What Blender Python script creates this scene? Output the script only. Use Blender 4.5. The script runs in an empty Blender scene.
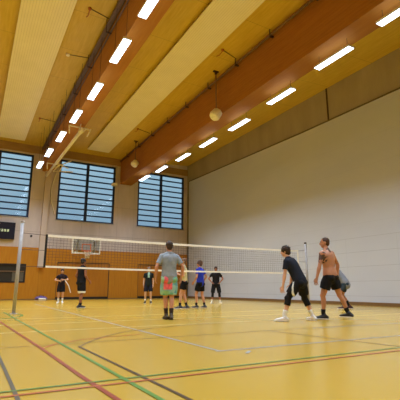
import bpy, bmesh, math, random
from mathutils import Vector, Matrix, noise
R = math.radians
SC = bpy.context.scene
C = SC.collection
random.seed(7)

# ------------------------------------------------------------------ camera
cam = bpy.data.cameras.new('camera')
cam.sensor_width = 36.0
cam.lens = 394.8 / 400 * 36.0
cam.clip_end = 300
camo = bpy.data.objects.new('camera', cam)
C.objects.link(camo)
camo.location = (0, 0, 0.695)
camo.rotation_euler = (R(90 + 12.65), 0, R(-29.66))
SC.camera = camo

# ------------------------------------------------------------------ world, colour management
W = bpy.data.worlds.new('sky')
SC.world = W
W.use_nodes = True
nt = W.node_tree
nt.nodes.clear()
o_ = nt.nodes.new('ShaderNodeOutputWorld')
b_ = nt.nodes.new('ShaderNodeBackground')
tc = nt.nodes.new('ShaderNodeTexCoord')
sp = nt.nodes.new('ShaderNodeSeparateXYZ')
rp = nt.nodes.new('ShaderNodeValToRGB')
rp.color_ramp.elements[0].position = 0.0
rp.color_ramp.elements[0].color = (0.13, 0.22, 0.33, 1)
rp.color_ramp.elements[1].position = 0.4
rp.color_ramp.elements[1].color = (0.40, 0.60, 0.68, 1)
nt.links.new(tc.outputs['Generated'], sp.inputs[0])
nt.links.new(sp.outputs['Z'], rp.inputs[0])
nt.links.new(rp.outputs[0], b_.inputs[0])
b_.inputs[1].default_value = 1.15
nt.links.new(b_.outputs[0], o_.inputs[0])
SC.view_settings.view_transform = 'Standard'
SC.view_settings.look = 'None'
SC.view_settings.gamma = 1.0
SC.view_settings.use_curve_mapping = False
SC.view_settings.exposure = 0.0
SC.cycles.max_bounces = 10
SC.cycles.diffuse_bounces = 6
SC.cycles.glossy_bounces = 4
SC.cycles.transparent_max_bounces = 12
SC.cycles.caustics_reflective = False
SC.cycles.caustics_refractive = False
SC.cycles.use_denoising = True
LAMP_COL = (0.74, 0.89, 1.06)
LAMP_WATT = 112.0      # each lamp throws its light downwards within a limited spread
LAMP_SPREAD = 126.0
LAMP_EMIT = 6.0
LAMP_UP = 4.0

# lamp area lights, and unseen ones added to light the hall (other rows, and behind the camera)
def lamp_light(name, parent=None, loc=(0, 0, 0)):
    l = bpy.data.lights.new(name, 'AREA')
    l.shape = 'RECTANGLE'
    l.size = 0.25
    l.size_y = 1.45
    l.color = LAMP_COL
    l.energy = LAMP_WATT
    l.spread = R(LAMP_SPREAD)
    o = bpy.data.objects.new(name, l)
    C.objects.link(o)
    o.location = loc
    o.parent = parent
    return o
def fill_light(x, y, z=8.2):  # bare light without a fixture, added out of view
    lamp_light('unseen_fill_light', None, (x, y, z))
for x_ in (-8.6, -2.2):
    for k_ in range(9):
        fill_light(x_, -3.5 + 3.6 * k_)
for x_ in (3.3, 10.2):
    for k_ in range(3):
        fill_light(x_, 3.2 - 3.4 * k_)

# ------------------------------------------------------------------ materials
def srgb(r, g, b):
    f = lambda c: ((c / 255) / 12.92) if c / 255 <= 0.04045 else (((c / 255) + 0.055) / 1.055) ** 2.4
    return (f(r), f(g), f(b), 1)

class NT:
    def __init__(s, name):
        s.m = bpy.data.materials.new(name)
        s.m.use_nodes = True
        s.t = s.m.node_tree
        s.p = s.t.nodes['Principled BSDF']
        s.tc = s.n('ShaderNodeTexCoord')
    def n(s, k, **kw):
        nd = s.t.nodes.new(k)
        for a, v in kw.items():
            setattr(nd, a, v)
        return nd
    def l(s, a, b):
        s.t.links.new(a, b)
    def mapping(s, scale=(1, 1, 1), rot=(0, 0, 0)):
        mp = s.n('ShaderNodeMapping')
        mp.inputs['Scale'].default_value = scale
        mp.inputs['Rotation'].default_value = rot
        s.l(s.tc.outputs['Object'], mp.inputs[0])
        return mp.outputs[0]
    def noise(s, vec, scale, detail=3, rough=0.55):
        nd = s.n('ShaderNodeTexNoise')
        nd.inputs['Scale'].default_value = scale
        nd.inputs['Detail'].default_value = detail
        nd.inputs['Roughness'].default_value = rough
        s.l(vec, nd.inputs['Vector'])
        return nd.outputs['Fac']
    def ramp(s, fac, stops):
        r = s.n('ShaderNodeValToRGB')
        e = r.color_ramp.elements
        e[0].position, e[0].color = stops[0]
        e[1].position, e[1].color = stops[-1]
        for p, c in stops[1:-1]:
            x = e.new(p)
            x.color = c
        s.l(fac, r.inputs[0])
        return r.outputs[0]
    def mix(s, fac, a, b, mode='MIX'):
        m = s.n('ShaderNodeMix', data_type='RGBA', blend_type=mode)
        if isinstance(fac, float):
            m.inputs[0].default_value = fac
        else:
            s.l(fac, m.inputs[0])
        for i, v in ((6, a), (7, b)):
            if isinstance(v, tuple):
                m.inputs[i].default_value = v
            else:
                s.l(v, m.inputs[i])
        return m.outputs[2]
    def math(s, op, a, b=None):
        m = s.n('ShaderNodeMath', operation=op)
        for i, v in ((0, a), (1, b)):
            if v is None:
                continue
            if isinstance(v, (int, float)):
                m.inputs[i].default_value = v
            else:
                s.l(v, m.inputs[i])
        return m.outputs[0]
    def sep(s):
        x = s.n('ShaderNodeSeparateXYZ')
        s.l(s.tc.outputs['Object'], x.inputs[0])
        return x.outputs
    def groove(s, coord, period, width, offset=0.0):
        a = s.math('ADD', coord, offset)
        a = s.math('MODULO', s.math('ADD', a, period * 200), period)
        return s.math('LESS_THAN', a, width)
    def base(s, c):
        if isinstance(c, tuple):
            s.p.inputs['Base Color'].default_value = c
        else:
            s.l(c, s.p.inputs['Base Color'])
    def bump(s, h, strength=0.2, dist=0.01):
        b = s.n('ShaderNodeBump')
        b.inputs['Strength'].default_value = strength
        b.inputs['Distance'].default_value = dist
        s.l(h, b.inputs['Height'])
        s.l(b.outputs[0], s.p.inputs['Normal'])
    def set(s, rough=0.6, metal=0.0, spec=0.5):
        s.p.inputs['Roughness'].default_value = rough
        s.p.inputs['Metallic'].default_value = metal
        s.p.inputs['Specular IOR Level'].default_value = spec
        return s.m

def dim(c, f):
    return (c[0] * f, c[1] * f, c[2] * f, 1)

_plain = {}
def plain(name, col, rough=0.6, metal=0.0, spec=0.4, var=0.12, scale=14.0):
    if name in _plain:
        return _plain[name]
    a = NT(name)
    f = a.noise(a.mapping(), scale)
    a.base(a.ramp(f, [(0.3, dim(col, 1 - var)), (0.7, dim(col, 1 + var))]))
    _plain[name] = a.set(rough, metal, spec)
    return _plain[name]

def mat_floor():
    a = NT('sports_floor')
    f = a.noise(a.mapping((1.0, 0.5, 1)), 0.9, 4)
    g = a.noise(a.mapping((30, 3, 1)), 3.0, 3)
    c = a.ramp(f, [(0.2, srgb(188, 150, 52)), (0.8, srgb(194, 157, 58))])
    a.base(c)
    r = a.ramp(f, [(0.3, (0.26, 0.26, 0.26, 1)), (0.7, (0.28, 0.28, 0.28, 1))])
    a.p.inputs['Roughness'].default_value = 0.22
    a.p.inputs['Specular IOR Level'].default_value = 0.5
    return a.m

def mat_concrete(name, col, seams=False):
    a = NT(name)
    f = a.noise(a.mapping((1, 1, 0.35)), 0.9, 5)
    g = a.noise(a.mapping((7, 7, 0.6)), 2.0, 4)
    c = a.ramp(f, [(0.3, dim(col, 0.86)), (0.7, dim(col, 1.1))])
    c = a.mix(a.math('MULTIPLY', g, 0.35), c, dim(col, 0.72))
    if seams:
        s = a.sep()
        j = a.math('MAXIMUM', a.groove(s[0], 1.25, 0.02), a.groove(s[2], 2.15, 0.025, 0.0))
        c = a.mix(a.math('MULTIPLY', j, 0.45), c, dim(col, 0.4))
    a.base(c)
    a.bump(g, 0.25, 0.01)
    return a.set(0.75, 0, 0.3)

def mat_wood(name, light, dark, axis=1, lam=None, boards=None, gloss=0.45, seam_axis=0, seam=None):
    a = NT(name)
    sc = [9, 9, 9]
    sc[axis] = 0.7
    f = a.noise(a.mapping(tuple(sc)), 1.6, 5, 0.6)
    k = a.noise(a.mapping((1, 1, 1)), 0.8, 3)
    c = a.ramp(f, [(0.3, dark), (0.7, light)])
    c = a.mix(a.math('MULTIPLY', k, 0.35), c, dim(dark, 0.8))
    s = a.sep()
    if lam:
        c = a.mix(a.math('MULTIPLY', a.groove(s[2], lam, 0.008), 0.4), c, dim(dark, 0.45))
    if boards:
        j = a.groove(s[boards[0]], boards[1], boards[2])
        if len(boards) > 3:
            j = a.math('MAXIMUM', j, a.groove(s[boards[3]], boards[4], boards[2]))
        c = a.mix(a.math('MULTIPLY', j, 0.5), c, dim(dark, 0.4))
    a.base(c)
    a.bump(f, 0.08, 0.004)
    return a.set(gloss, 0, 0.35)

def mat_rightwall():
    a = NT('white_board_wall')
    s = a.sep()
    f = a.noise(a.mapping((1, 0.4, 1)), 0.5, 3)
    c = a.ramp(f, [(0.3, srgb(198, 202, 212)), (0.7, srgb(208, 211, 219))])
    j = a.groove(s[2], 0.62, 0.014, 0.24)
    low = a.math('LESS_THAN', s[2], 2.9)
    j = a.math('MULTIPLY', j, low)
    c = a.mix(a.math('MULTIPLY', j, 0.35), c, srgb(110, 108, 112))
    v = a.math('MULTIPLY', a.groove(s[1], 2.5, 0.014, 0.3), low)
    c = a.mix(a.math('MULTIPLY', v, 0.15), c, srgb(110, 108, 112))
    j2 = a.math('MULTIPLY', a.groove(s[2], 1.24, 0.012, 0.24), a.math('SUBTRACT', 1.0, low))
    c = a.mix(a.math('MULTIPLY', j2, 0.12), c, srgb(110, 108, 112))
    a.base(c)
    return a.set(0.6, 0, 0.3)

def mat_panel():
    a = NT('acoustic_panel')
    s = a.sep()
    j = a.groove(s[0], 0.09, 0.016)
    f = a.noise(a.mapping(), 1.2, 2)
    c = a.ramp(f, [(0.3, srgb(240, 230, 202)), (0.7, srgb(246, 236, 210))])
    a.base(a.mix(a.math('MULTIPLY', j, 0.18), c, srgb(120, 100, 60)))
    return a.set(0.7, 0, 0.2)

def mat_emit(name, col, s):
    m = bpy.data.materials.new(name)
    m.use_nodes = True
    t = m.node_tree
    p = t.nodes['Principled BSDF']
    p.inputs['Base Color'].default_value = (0.8, 0.8, 0.8, 1)
    p.inputs['Emission Color'].default_value = (col[0], col[1], col[2], 1)
    p.inputs['Emission Strength'].default_value = s
    return m

def mat_glass(name, tint, refl=1.0):
    m = bpy.data.materials.new(name)
    m.use_nodes = True
    t = m.node_tree
    t.nodes.clear()
    o = t.nodes.new('ShaderNodeOutputMaterial')
    tr = t.nodes.new('ShaderNodeBsdfTransparent')
    tr.inputs[0].default_value = tint
    gl = t.nodes.new('ShaderNodeBsdfGlossy')
    gl.inputs['Roughness'].default_value = 0.08
    fr = t.nodes.new('ShaderNodeFresnel')
    fr.inputs[0].default_value = 1.5
    mu = t.nodes.new('ShaderNodeMath')
    mu.operation = 'MULTIPLY'
    mu.inputs[1].default_value = refl
    mx = t.nodes.new('ShaderNodeMixShader')
    t.links.new(fr.outputs[0], mu.inputs[0])
    t.links.new(mu.outputs[0], mx.inputs[0])
    t.links.new(tr.outputs[0], mx.inputs[1])
    t.links.new(gl.outputs[0], mx.inputs[2])
    t.links.new(mx.outputs[0], o.inputs[0])
    return m

M = dict(
    floor=mat_floor(),
    concrete=mat_concrete('board_marked_concrete', srgb(204, 192, 190), True),
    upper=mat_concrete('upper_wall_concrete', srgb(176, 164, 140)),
    column=mat_concrete('column_concrete', srgb(204, 188, 178)),
    ceiling=mat_wood('ceiling_plywood', srgb(226, 194, 84), srgb(208, 172, 58), 1, boards=(1, 2.5, 0.02)),
    beam=mat_wood('glulam_beam', srgb(182, 122, 44), srgb(164, 104, 30), 1, lam=0.11, gloss=0.75),
    ply=mat_wood('orange_plywood', srgb(196, 134, 34), srgb(182, 118, 24), 2, boards=(0, 1.25, 0.014)),
    gate=mat_wood('gate_plywood', srgb(186, 124, 32), srgb(172, 108, 24), 2, boards=(0, 1.75, 0.012)),
    topstrip=mat_wood('brown_fascia', srgb(178, 144, 92), srgb(158, 124, 74), 0),
    rightwall=mat_rightwall(),
    panel=mat_panel(),
    lamp=mat_emit('lamp_diffuser', LAMP_COL, LAMP_EMIT),
    lampup=mat_emit('lamp_upper_diffuser', LAMP_COL, LAMP_UP),
    lampcase=plain('lamp_housing_white', srgb(225, 225, 222), 0.5),
    frame=plain('window_frame_navy', srgb(28, 44, 82), 0.45),
    glass=mat_glass('window_glass', (0.92, 0.96, 1.0, 1), 1.0),
    baseb=plain('baseboard_brown', srgb(128, 96, 58), 0.5),
    dark=plain('dark_rubber', srgb(40, 30, 24), 0.7),
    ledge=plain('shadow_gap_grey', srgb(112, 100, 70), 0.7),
    recess=plain('hatch_dark', srgb(46, 40, 30), 0.7),
    net=plain('net_cord', srgb(70, 66, 66), 0.8),
    band=plain('net_tape_white', srgb(240, 236, 226), 0.6, var=0.04),
    black=plain('black_side_band', srgb(28, 26, 28), 0.6),
    steel=plain('post_aluminium', srgb(168, 164, 164), 0.5, 0.1),
    pipe=plain('pipe_grey_brown', srgb(120, 92, 66), 0.5),
    bracket=plain('bracket_dark', srgb(72, 50, 36), 0.5),
    tray=plain('cable_tray_grey', srgb(112, 92, 84), 0.5, 0.1),
    white=plain('painted_white_steel', srgb(238, 230, 212), 0.5),
    rope=plain('white_rope', srgb(230, 224, 210), 0.8),
    hook=plain('hook_red', srgb(176, 96, 40), 0.6),
    boardglass=mat_glass('backboard_acrylic', (0.86, 0.92, 0.94, 1), 1.3),
    rim=plain('rim_orange', srgb(216, 110, 50), 0.4),
    score=plain('scoreboard_black', srgb(24, 24, 44), 0.35),
    led=mat_emit('scoreboard_led', (0.40, 0.60, 0.08), 0.2),
    redline=plain('line_red', srgb(146, 62, 34), 0.35),
    redthin=plain('line_orange_red', srgb(186, 92, 44), 0.35),
    green=plain('line_green', srgb(92, 132, 50), 0.35),
    greythick=plain('line_grey', srgb(92, 84, 70), 0.35),
    blackline=plain('line_black', srgb(84, 62, 36), 0.35),
    brownline=plain('line_brown', srgb(140, 108, 56), 0.35),
    blueline=plain('line_blue_grey', srgb(158, 156, 156), 0.35),
    paleline=plain('line_pale_yellow', srgb(228, 208, 140), 0.35),
)

# ------------------------------------------------------------------ helpers
def box(bm, x0, x1, y0, y1, z0, z1, mi=0):
    v = [bm.verts.new((x, y, z)) for z in (z0, z1) for y in (y0, y1) for x in (x0, x1)]
    fs = [(0, 2, 3, 1), (4, 5, 7, 6), (0, 1, 5, 4), (2, 6, 7, 3), (0, 4, 6, 2), (1, 3, 7, 5)]
    for f in fs:
        bm.faces.new([v[i] for i in f]).material_index = mi

def frame_of(t, ref):
    t = t.normalized()
    r = Vector(ref)
    r = r - t * r.dot(t)
    if r.length < 1e-4:
        r = t.orthogonal()
    r.normalize()
    return r, t.cross(r)

def tube(bm, pts, rad, n=10, ref=(1, 0, 0), round_ends=True, mi=0):
    """closed loft; rad entries are r or (a, b): a along ref, b across; ref may be a list"""
    pts = [Vector(p) for p in pts]
    rad = [(r, r) if not isinstance(r, tuple) else r for r in rad]
    refs = ref if isinstance(ref, list) else [ref] * len(pts)
    tang = []
    for i in range(len(pts)):
        a = pts[max(0, i - 1)]
        b = pts[min(len(pts) - 1, i + 1)]
        tang.append((b - a).normalized())
    P, RR, T, RF = [], [], [], []
    def cap(i, sgn):
        out = []
        a, b = rad[i]
        h = min(a, b)
        for ang in (75, 50, 25):
            s = math.sin(R(ang))
            c = math.cos(R(ang))
            out.append((pts[i] + tang[i] * sgn * h * s, (a * c, b * c), tang[i], refs[i]))
        return out
    if round_ends:
        for e in cap(0, -1):
            P.append(e[0]); RR.append(e[1]); T.append(e[2]); RF.append(e[3])
    for i in range(len(pts)):
        P.append(pts[i]); RR.append(rad[i]); T.append(tang[i]); RF.append(refs[i])
    if round_ends:
        for e in reversed(cap(len(pts) - 1, 1)):
            P.append(e[0]); RR.append(e[1]); T.append(e[2]); RF.append(e[3])
    rings = []
    for p, (a, b), t, rf in zip(P, RR, T, RF):
        u, w = frame_of(t, rf)
        rings.append([bm.verts.new(p + u * a * math.cos(2 * math.pi * k / n) + w * b * math.sin(2 * math.pi * k / n)) for k in range(n)])
    for i in range(len(rings) - 1):
        for k in range(n):
            f = bm.faces.new((rings[i][k], rings[i][(k + 1) % n], rings[i + 1][(k + 1) % n], rings[i + 1][k]))
            f.material_index = mi
            f.smooth = True
    for rg, rev in ((rings[0], True), (rings[-1], False)):
        f = bm.faces.new(list(reversed(rg)) if rev else rg)
        f.material_index = mi

def ellipsoid(bm, c, rx, ry, rz, mat3=None, u=14, v=9, mi=0):
    m = (mat3.to_4x4() if mat3 else Matrix.Identity(4))
    m = Matrix.Translation(Vector(c)) @ m @ Matrix.Diagonal((rx, ry, rz, 1))
    r = bmesh.ops.create_uvsphere(bm, u_segments=u, v_segments=v, radius=1, matrix=m)
    for vv in r['verts']:
        for f in vv.link_faces:
            f.smooth = True
            f.material_index = mi

def obj(name, bm, mats, parent=None, loc=None):
    bmesh.ops.recalc_face_normals(bm, faces=bm.faces)
    me = bpy.data.meshes.new(name)
    bm.to_mesh(me)
    bm.free()
    for m in (mats if isinstance(mats, (list, tuple)) else [mats]):
        me.materials.append(m)
    o = bpy.data.objects.new(name, me)
    C.objects.link(o)
    if parent:
        o.parent = parent
    if loc:
        o.location = loc
    return o

def tag(o, label=None, cat=None, group=None, kind=None):
    if label: o['label'] = label
    if cat: o['category'] = cat
    if group: o['group'] = group
    if kind: o['kind'] = kind
    return o

def empty(name, loc, rz=0.0):
    e = bpy.data.objects.new(name, None)
    e.empty_display_size = 0.2
    C.objects.link(e)
    e.location = loc
    e.rotation_euler = (0, 0, rz)
    return e

def struct(name, bm, mats):
    return tag(obj(name, bm, mats), kind='structure')

def B(*boxes):
    bm = bmesh.new()
    for b in boxes:
        box(bm, *b)
    return bm

# ------------------------------------------------------------------ dimensions
XL, XR, YB, YF, ZC = -12.0, 14.5, -7.0, 27.55, 10.15
WZ0, WZ1 = 5.22, 9.5
WIN = [(-1.2, 2.82), (4.52, 8.5), (10.28, 14.2)]

# ------------------------------------------------------------------ floor with its painted lines
bm = bmesh.new()
box(bm, XL, XR, YB, YF, -0.2, 0.0, 0)
lz = [0.0012]
def line(pts, w, mi):
    z = lz[0]
    lz[0] += 0.00025
    pts = [Vector((p[0], p[1], 0)) for p in pts]
    L = []
    for i, p in enumerate(pts):
        a = pts[max(0, i - 1)]
        b = pts[min(len(pts) - 1, i + 1)]
        t = (b - a).normalized()
        n = Vector((-t.y, t.x, 0)) * w / 2
        L.append((bm.verts.new((p.x + n.x, p.y + n.y, z)), bm.verts.new((p.x - n.x, p.y - n.y, z))))
    for i in range(len(L) - 1):
        bm.faces.new((L[i][0], L[i][1], L[i + 1][1], L[i + 1][0])).material_index = mi
def arc(cx, cy, r, a0, a1, n=28):
    return [(cx + r * math.cos(R(a0 + (a1 - a0) * k / n)), cy + r * math.sin(R(a0 + (a1 - a0) * k / n))) for k in range(n + 1)]
FM = ['floor', 'redline', 'redthin', 'green', 'greythick', 'blackline', 'brownline', 'blueline', 'paleline']
line([(-9, 8.82), (12.0, 8.82)], 0.04, 8)
line([(-9, 7.3), (12.0, 7.3)], 0.04, 8)
line([(-9, 10.4), (12.5, 10.4)], 0.04, 8)
line([(-9, 15.4), (13, 15.4)], 0.04, 8)
line([(-9, 5.55), (7.0, 5.5)], 0.03, 6)
line([(5.4, 5.42), (12.0, 5.25)], 0.035, 7)
line([(4.46, 5.48), (4.72, 2.6), (4.8, -2)], 0.04, 6)
line([(2.72, 20.5), (2.55, 4.0)], 0.042, 7)
line([(2.5, 4.03), (12.0, 3.8)], 0.042, 7)
line([(2.85, 3.86), (2.72, 3.74)], 0.042, 7)
line([(1.24, 5.16)] + [(1.49, 5.6), (1.85, 6.1), (2.2, 6.45), (2.63, 6.72), (3.11, 6.94), (3.8, 7.12), (4.6, 7.2)], 0.035, 6)
line([(1.24, 5.18), (1.3, 2.6), (1.3, -3)], 0.032, 5)
line([(0.8, 5.2), (1.03, 5.55), (1.41, 5.83), (1.87, 5.98), (2.4, 6.05)], 0.03, 2)
line(arc(-0.6, 12.0, 1.9, -60, 90), 0.06, 3)
line([(0.97, 13.6), (1.0, 10.9), (1.1, 5.55), (1.14, 2.5), (1.14, -3)], 0.038, 3)
line([(0.62, 20), (0.64, 9.75), (0.82, 5.13), (0.86, 3.49), (0.9, 2.6), (0.9, -3)], 0.04, 1)
line([(0.34, 9), (0.35, -3)], 0.028, 4)
line([(-4, 3.24), (12.0, 3.12)], 0.028, 3)
line([(-4, 3.11), (12.0, 2.96)], 0.03, 2)
fl = struct('floor', bm, [M[k] for k in FM])

# ------------------------------------------------------------------ walls and ceiling
bm = bmesh.new()
T = 0.35
box(bm, XL, XR, YF, YF + T, -0.2, WZ0)
box(bm, XL, XR, YF, YF + T, WZ1, 11.2)
xs = [XL] + [v for w in WIN for v in w] + [XR]
for i in range(0, len(xs), 2):
    box(bm, xs[i], xs[i + 1], YF, YF + T, WZ0, WZ1)
struct('wall_far', bm, M['concrete'])
struct('wall_left', B((XL - 0.3, XL, YB, YF + T, -0.2, 11.2)), M['concrete'])
struct('wall_back', B((XL, XR, YB - 0.3, YB, -0.2, 11.2)), M['concrete'])
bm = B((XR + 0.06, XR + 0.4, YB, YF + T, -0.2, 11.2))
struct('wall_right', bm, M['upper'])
# white board lining of the right wall, up to the ledge, stopping short of the corner
bm = bmesh.new()
LZ = [(27.25, 9.12), (20.2, 8.93), (14.6, 8.78), (8.8, 8.72), (YB, 8.6)]
for i in range(len(LZ) - 1):
    (ya, za), (yb, zb) = LZ[i], LZ[i + 1]
    v = [bm.verts.new(p) for p in ((XR, ya, 0), (XR, yb, 0), (XR, yb, zb), (XR, ya, za),
                                   (XR + 0.06, ya, 0), (XR + 0.06, yb, 0), (XR + 0.06, yb, zb), (XR + 0.06, ya, za))]
    for f in ((0, 1, 2, 3), (7, 6, 5, 4), (3, 2, 6, 7)):
        bm.faces.new([v[k] for k in f])
box(bm, XR, XR + 0.06, 27.25, 27.28, 0, 9.12)
struct('wall_right_lining', bm, M['rightwall'])
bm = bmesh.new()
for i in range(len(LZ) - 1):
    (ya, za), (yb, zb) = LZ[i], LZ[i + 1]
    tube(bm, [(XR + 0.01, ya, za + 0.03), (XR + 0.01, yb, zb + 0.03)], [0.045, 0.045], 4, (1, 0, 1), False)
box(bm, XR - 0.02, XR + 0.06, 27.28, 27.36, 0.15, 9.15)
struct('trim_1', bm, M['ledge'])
struct('trim_2', B((XR + 0.03, XR + 0.07, 12.64, 12.72, 8.85, 10.6)), M['bracket'])
# ceiling: flat, the last bay on the right rises slightly to the wall
bm = B((XL, 9.2, YB, YF, ZC, ZC + 0.3))
for (x0, z0, x1, z1) in ((9.2, ZC, XR + 0.06, 10.55),):
    v = [bm.verts.new(p) for p in ((x0, YB, z0), (x1, YB, z1), (x1, YF, z1), (x0, YF, z0),
                                   (x0, YB, z0 + .3), (x1, YB, z1 + .3), (x1, YF, z1 + .3), (x0, YF, z0 + .3))]
    for f in ((0, 1, 2, 3), (7, 6, 5, 4), (0, 4, 5, 1), (1, 5, 6, 2), (2, 6, 7, 3), (3, 7, 4, 0)):
        bm.faces.new([v[k] for k in f])
struct('ceiling', bm, M['ceiling'])
# plywood cladding on the lower far wall
PZ = 3.28
DOORS = [(4.85, 8.36), (10.48, 14.3)]
HX0, HX1, HZ0, HZ1 = -1.6, 2.96, 1.06, 2.22
bm = bmesh.new()
PY = YF - 0.06
box(bm, XL, XR, PY, YF, 2.42, PZ)
box(bm, XL, HX0, PY, YF, 0, 2.42)
box(bm, HX0, HX1, PY, YF, 0, HZ0)
box(bm, HX0, HX1, PY, YF, HZ1, 2.42)
box(bm, HX1, DOORS[0][0], PY, YF, 0, 2.42)
box(bm, DOORS[0][1], DOORS[1][0], PY, YF, 0, 2.42)
box(bm, DOORS[1][1], XR, PY, YF, 0, 2.42)
struct('trim_3', bm, M['ply'])
for i, (a, b) in enumerate(DOORS):
    d = struct('door_%d' % (i + 1), B((a + 0.03, b - 0.03, YF - 0.03, YF, 0.16, 2.36)), M['gate'])
    obj('door_frame', B((a, a + 0.03, YF - 0.05, YF, 0, 2.42), (b - 0.05, b, YF - 0.05, YF, 0, 2.42),
                        (a + 0.03, b - 0.05, YF - 0.05, YF, 2.36, 2.42)), M['bracket'], d)
    obj('kick_strip', B((a + 0.03, b - 0.05, YF - 0.045, YF, 0.01, 0.16)), M['dark'], d)
struct('trim_4', B((2.9, 9.2, YF - 0.05, YF, 9.62, ZC), (9.7, XR, YF - 0.05, YF, 9.66, ZC + 0.02), (XL, 2.9, YF - 0.05, YF, 9.6, ZC)), M['topstrip'])
struct('baseboard_right', B((XR - 0.03, XR, YB, 27.25, 0, 0.14)), M['baseb'])
struct('baseboard_far', B((DOORS[0][1], DOORS[1][0], PY - 0.02, PY, 0, 0.06), (HX0, DOORS[0][0], PY - 0.02, PY, 0, 0.06)), M['baseb'])

# windows
for i, (a, b) in enumerate(WIN):
    w = struct('window_%d' % (i + 1), B((a + 0.02, b - 0.02, YF + 0.18, YF + 0.19, WZ0 + 0.02, WZ1 - 0.02)), M['glass'])
    mx = (a + b) / 2 - 0.03
    y0, y1 = YF + 0.06, YF + 0.17
    obj('window_frame', B((a, a + 0.13, y0, y1, WZ0, WZ1), (b - 0.13, b, y0, y1, WZ0, WZ1), (mx - 0.09, mx + 0.09, y0 - 0.03, y1, WZ0, WZ1),
                          (a + .13, mx - .09, y0, y1, WZ0, WZ0 + 0.1), (mx + .09, b - .13, y0, y1, WZ0, WZ0 + 0.1),
                          (a + .13, mx - .09, y0, y1, WZ1 - 0.12, WZ1), (mx + .09, b - .13, y0, y1, WZ1 - 0.12, WZ1)), M['frame'], w)
    for (xa, xb) in ((a + 0.13, mx - 0.09), (mx + 0.09, b - 0.13)):
        for k in range(1, 10):
            z = WZ0 + 0.05 + (WZ1 - WZ0 - 0.1) * k / 10
            obj('glazing_bar', B((xa, xb, y0 + 0.01, y1 - 0.01, z - 0.04, z + 0.045)), M['frame'], w)
    obj('window_sill', B((a - 0.05, b + 0.05, YF - 0.04, YF + 0.06, WZ0 - 0.06, WZ0)), M['steel'], w)

# ------------------------------------------------------------------ beams, column, ceiling panels
def beam(x0, x1, z0, label):
    return tag(obj('roof_beam', B((x0, x1, YB, YF, z0, ZC + 0.02)), M['beam']), label, 'beam', None)
beam(3.42, 4.05, 8.45, 'brown laminated timber roof beam above the left row of lamps')
beam(8.85, 9.72, 8.25, 'broad orange-brown laminated timber roof beam between the middle panel and the right row of lamps')
tag(obj('wall_column', B((3.62, 3.98, YF - 0.26, YF, 2.02, 8.45)), M['column']),
    'pale concrete wall column under the left roof beam, between two windows', 'column')
def cpanel(x0, x1, y1, label):
    e = empty('ceiling_panel', ((x0 + x1) / 2, (YB + y1) / 2, ZC - 0.16))
    hx, hy = (x1 - x0) / 2, (y1 - YB) / 2
    obj('panel_board', B((-hx, hx, -hy, hy, 0, 0.05)), M['panel'], e)
    obj('panel_frame', B((-hx + 0.06, hx - 0.06, -hy + .06, hy - 0.06, 0.05, 0.16)), M['bracket'], e)
    tag(e, label, 'ceiling panel')
cpanel(0.45, 2.06, 26.45, 'long cream slotted acoustic panel on the wooden ceiling left of the left beam')
cpanel(5.97, 7.46, 26.05, 'long cream acoustic panel on the wooden ceiling between the two beams')
# pipe with brackets along the top of the right beam
e = empty('ceiling_pipe', (8.74, 10, 9.93))
bm = bmesh.new(); tube(bm, [(0, -16.5, 0), (0, 17.3, 0)], [0.045, 0.045], 8, round_ends=False)
obj('pipe_tube', bm, M['pipe'], e)
for k in range(12):
    y = -9 + 2.25 * k
    obj('pipe_bracket', B((-0.05, 0.11, y - 0.04, y + 0.04, -0.09, -0.04), (-0.065, -0.045, y - 0.02, y + 0.02, -0.09, 0.215)), M['bracket'], e)
tag(e, 'thin brown pipe with brackets running along the top of the right roof beam', 'pipe')
e = empty('cable_tray', (3.34, 10, 9.93))
obj('tray_channel', B((-0.1, 0.07, -16.5, 17.3, -0.06, -0.03), (-0.1, -0.08, -16.5, 17.3, -0.03, 0.05), (0.05, 0.07, -16.5, 17.3, -0.03, 0.05)), M['tray'], e)
bm = bmesh.new()
tube(bm, [(0.05, -16.5, -0.3), (0.05, 17.3, -0.3)], [0.03, 0.03], 8, round_ends=False)
obj('conduit', bm, M['tray'], e)
for k in range(10):
    y = -8 + 2.6 * k
    obj('tray_hanger', B((-0.11, 0.075, y - 0.03, y + 0.03, -0.36, -0.33), (-0.12, -0.1, y - 0.015, y + 0.015, -0.36, 0.21)), M['bracket'], e)
tag(e, 'grey cable tray running along the top of the left roof beam', 'cable tray')

# ------------------------------------------------------------------ lamps
def lamp():
    e = empty('ceiling_lamp', (0, 0, 0))
    obj('lamp_housing', B((-0.14, 0.14, -0.75, 0.75, 0.012, 0.07)), M['lampcase'], e)
    obj('diffuser', B((-0.125, 0.125, -0.735, 0.735, 0.0, 0.012)), M['lamp'], e)
    obj('upper_diffuser', B((-0.11, 0.11, -0.72, 0.72, 0.07, 0.078)), M['lampup'], e)
    lamp_light('lamp_light', e, (0, 0, -0.006))
    return e
def copy_tree(o):
    r = o.copy(); C.objects.link(r)
    for ch in o.children:
        c = ch.copy(); C.objects.link(c); c.parent = r
    return r
proto = lamp()
ORD = ['farthest', 'second farthest', 'third farthest', 'fourth farthest', 'fifth from the far wall', 'sixth from the far wall', 'seventh from the far wall', 'eighth from the far wall']
def measured(z, pts, zz):  # points known on the z = 8.5 level, moved along to the level zz
    f = (zz - 0.695) / 7.805
    return [(x * f, y * f) for x, y in pts]
ZLl, ZLr = 7.9, 7.85
Lrow = measured(8.5, [(3.09, 26.36), (3.2, 23.63), (3.32, 20.66), (3.44, 17.73), (3.57, 14.9), (3.55, 11.7), (3.56, 8.95)], ZLl)
Rrow = measured(8.5, [(10.17, 26.0), (10.32, 23.35), (10.44, 20.43), (10.51, 17.58), (10.59, 14.75), (10.42, 11.49), (10.14, 8.43), (9.95, 5.7)], ZLr)
first = True
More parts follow.
